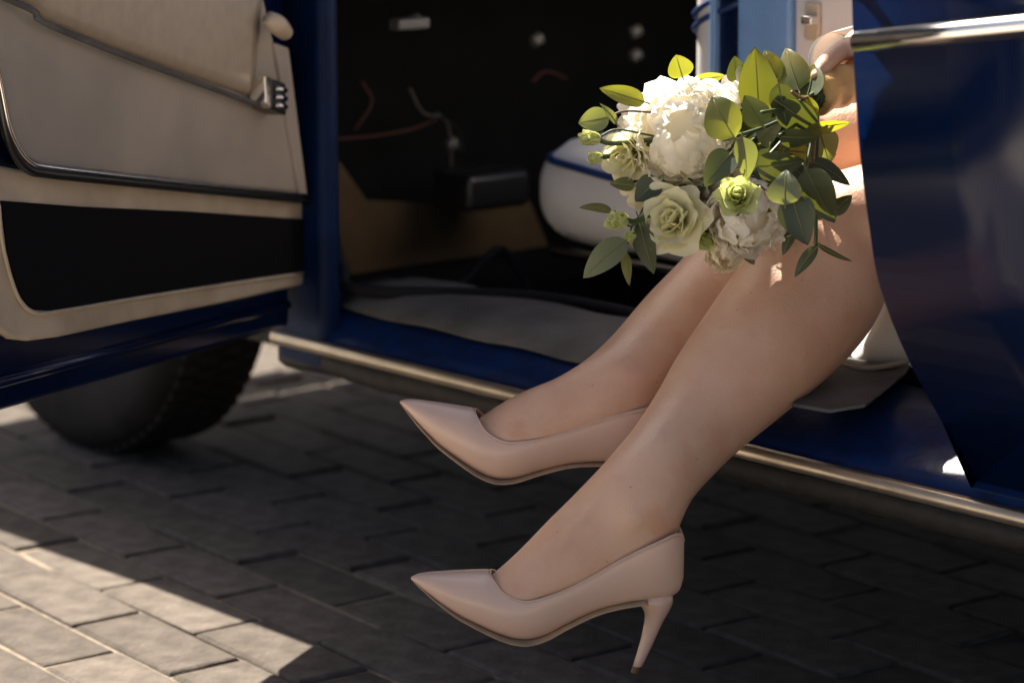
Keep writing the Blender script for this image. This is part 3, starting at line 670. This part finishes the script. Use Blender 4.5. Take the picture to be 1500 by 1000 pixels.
LV = [(945, 150, 878, 129, 30, 2.58, 'leafA', 0, .5), (893, 172, 847, 181, 38, 2.575, 'leafC', 0, .3), (1000, 114, 990, 80, 40, 2.60, 'leafA', 0, .2), (1075, 202, 1040, 140, 62, 2.50, 'leafA', .02, -.3),
      (1112, 168, 1106, 68, 62, 2.55, 'leafA', .03, .25), (1170, 132, 1150, 69, 52, 2.58, 'leafA', .03, -.2), (1140, 120, 1121, 72, 34, 2.59, 'leafA', .02, .4), (1078, 122, 1076, 82, 30, 2.62, 'leafB', 0, .5),
      (1118, 185, 1090, 140, 44, 2.53, 'leafB', .01, .3), (1072, 222, 1031, 271, 46, 2.50, 'leafB', -.01, .3), (1088, 200, 1096, 263, 36, 2.495, 'leafC', -.01, -.5), (1107, 245, 1180, 238, 44, 2.51, 'leafB', 0, .35),
      (1150, 300, 1150, 248, 52, 2.475, 'leafC', .01, -.3), (1160, 288, 1182, 359, 58, 2.48, 'leafB', -.015, .15), (1180, 248, 1222, 328, 58, 2.50, 'leafB', 0, .3), (1190, 235, 1247, 270, 26, 2.53, 'leafB', 0, -.5),
      (1180, 190, 1246, 179, 20, 2.55, 'leafA', 0, .8), (1215, 312, 1249, 287, 26, 2.54, 'leafB', 0, .4), (1197, 360, 1162, 405, 20, 2.54, 'leafB', 0, .4), (1197, 358, 1248, 385, 9, 2.54, 'leafB', 0, .7),
      (1140, 200, 1202, 202, 28, 2.53, 'leafB', 0, .7), (1200, 190, 1215, 240, 50, 2.585, 'leafC', 0, .2), (918, 350, 853, 405, 42, 2.545, 'leafC', -.01, .3), (917, 370, 921, 419, 16, 2.55, 'leafA', 0, .6),
      (934, 318, 957, 402, 36, 2.56, 'leafB', 0, .4), (897, 308, 849, 301, 15, 2.55, 'leafA', 0, .7), (930, 272, 893, 268, 22, 2.58, 'leafA', 0, .5), (965, 262, 930, 295, 40, 2.575, 'leafB', 0, .2), (940, 268, 920, 250, 30, 2.60, 'leafB', 0, .2),
      (1140, 150, 1200, 190, 50, 2.545, 'leafB', .01, .5), (1140, 122, 1152, 185, 40, 2.55, 'leafB', 0, -.4), (1165, 330, 1146, 374, 18, 2.56, 'leafB', 0, .4), (1088, 360, 1105, 388, 20, 2.565, 'leafB', 0, .2), (1195, 175, 1165, 140, 40, 2.57, 'leafA', .01, -.6),
      (1015, 118, 1062, 112, 20, 2.63, 'leafA', 0, .5), (905, 182, 880, 150, 12, 2.57, 'leafC', 0, .7), (945, 215, 905, 205, 26, 2.61, 'leafA', 0, .2), (1128, 215, 1120, 280, 44, 2.55, 'leafB', 0, .2), (1130, 250, 1085, 245, 40, 2.56, 'leafB', 0, .3),
      (1180, 140, 1200, 95, 28, 2.60, 'leafA', .01, .5), (1060, 300, 1040, 345, 36, 2.60, 'leafB', 0, .3), (955, 335, 968, 372, 30, 2.60, 'leafB', 0, .3)]
for q in LV: leaf(*q, random.uniform(-.12, .35), random.random())
for k in range(26):    # dense dark greenery filling the right side
    bx, by = random.uniform(1085, 1185), random.uniform(125, 315); a = random.uniform(-2.6, .9)
    leaf(bx, by, bx+random.uniform(38, 60)*math.cos(a), by+50*math.sin(a), random.uniform(28, 46), random.uniform(2.585, 2.635), random.choice(('leafA', 'leafB', 'leafB', 'leafC')), random.uniform(-.02, .02), random.uniform(-.7, .7), random.uniform(-.2, .4), random.random())
for k in range(14):    # greenery on the hidden side of the bouquet
    bx, by = random.uniform(990, 1150), random.uniform(170, 320); a = random.uniform(0, 6.28)
    leaf(bx, by, bx+52*math.cos(a), by+52*math.sin(a), 40, random.uniform(2.63, 2.68), random.choice(('leafA', 'leafB')), 0, random.uniform(-.5, .5))
for a_, b_ in (((1195, 140), (1105, 250)), ((1192, 150), (1060, 205)), ((1195, 135), (1115, 165)), ((1200, 150), (1170, 290)), ((1198, 155), (1195, 360)), ((1190, 140), (1160, 135)), ((1195, 150), (1140, 200)), ((1195, 145), (1125, 255)), ((1197, 150), (1190, 240))):
    p0, p1 = at(*a_, 2.59), at(*b_, 2.52); T('stem', [p0, p0.lerp(p1, .5)+V((0, 0, -.004)), p1], .0017, random.choice(('stem', 'twig')), bq, 6)
for pts in (((960, 165), (915, 163), (892, 172)), ((960, 200), (905, 190), (880, 200)), ((945, 300), (925, 340), (912, 352)), ((925, 345), (918, 360), (918, 372)), ((950, 310), (930, 330), (918, 330))):
    T('twig', [at(x, y, 2.575) for x, y in pts], .0012, 'twig' if pts[0][1] < 170 else 'stem', bq, 6)
# ribbon-wrapped handle
bm = bmesh.new(); rings = []
for i in range(46):
    t = i/45; c = WA.lerp(WB+ax*.05, t); r = RW*(1+.05*math.sin(t*34)+.10*(1-t))
    rings.append([c+(tw*math.cos(a)+upn*math.sin(a))*(r*(1+.03*math.sin(3*a+t*20))) + ax*(.004*math.sin(a)) for a in np.linspace(0, 2*math.pi, 29)[:-1]])
loft(bm, rings); obj('ribbon_wrap', bm, 'ribbon', bq)
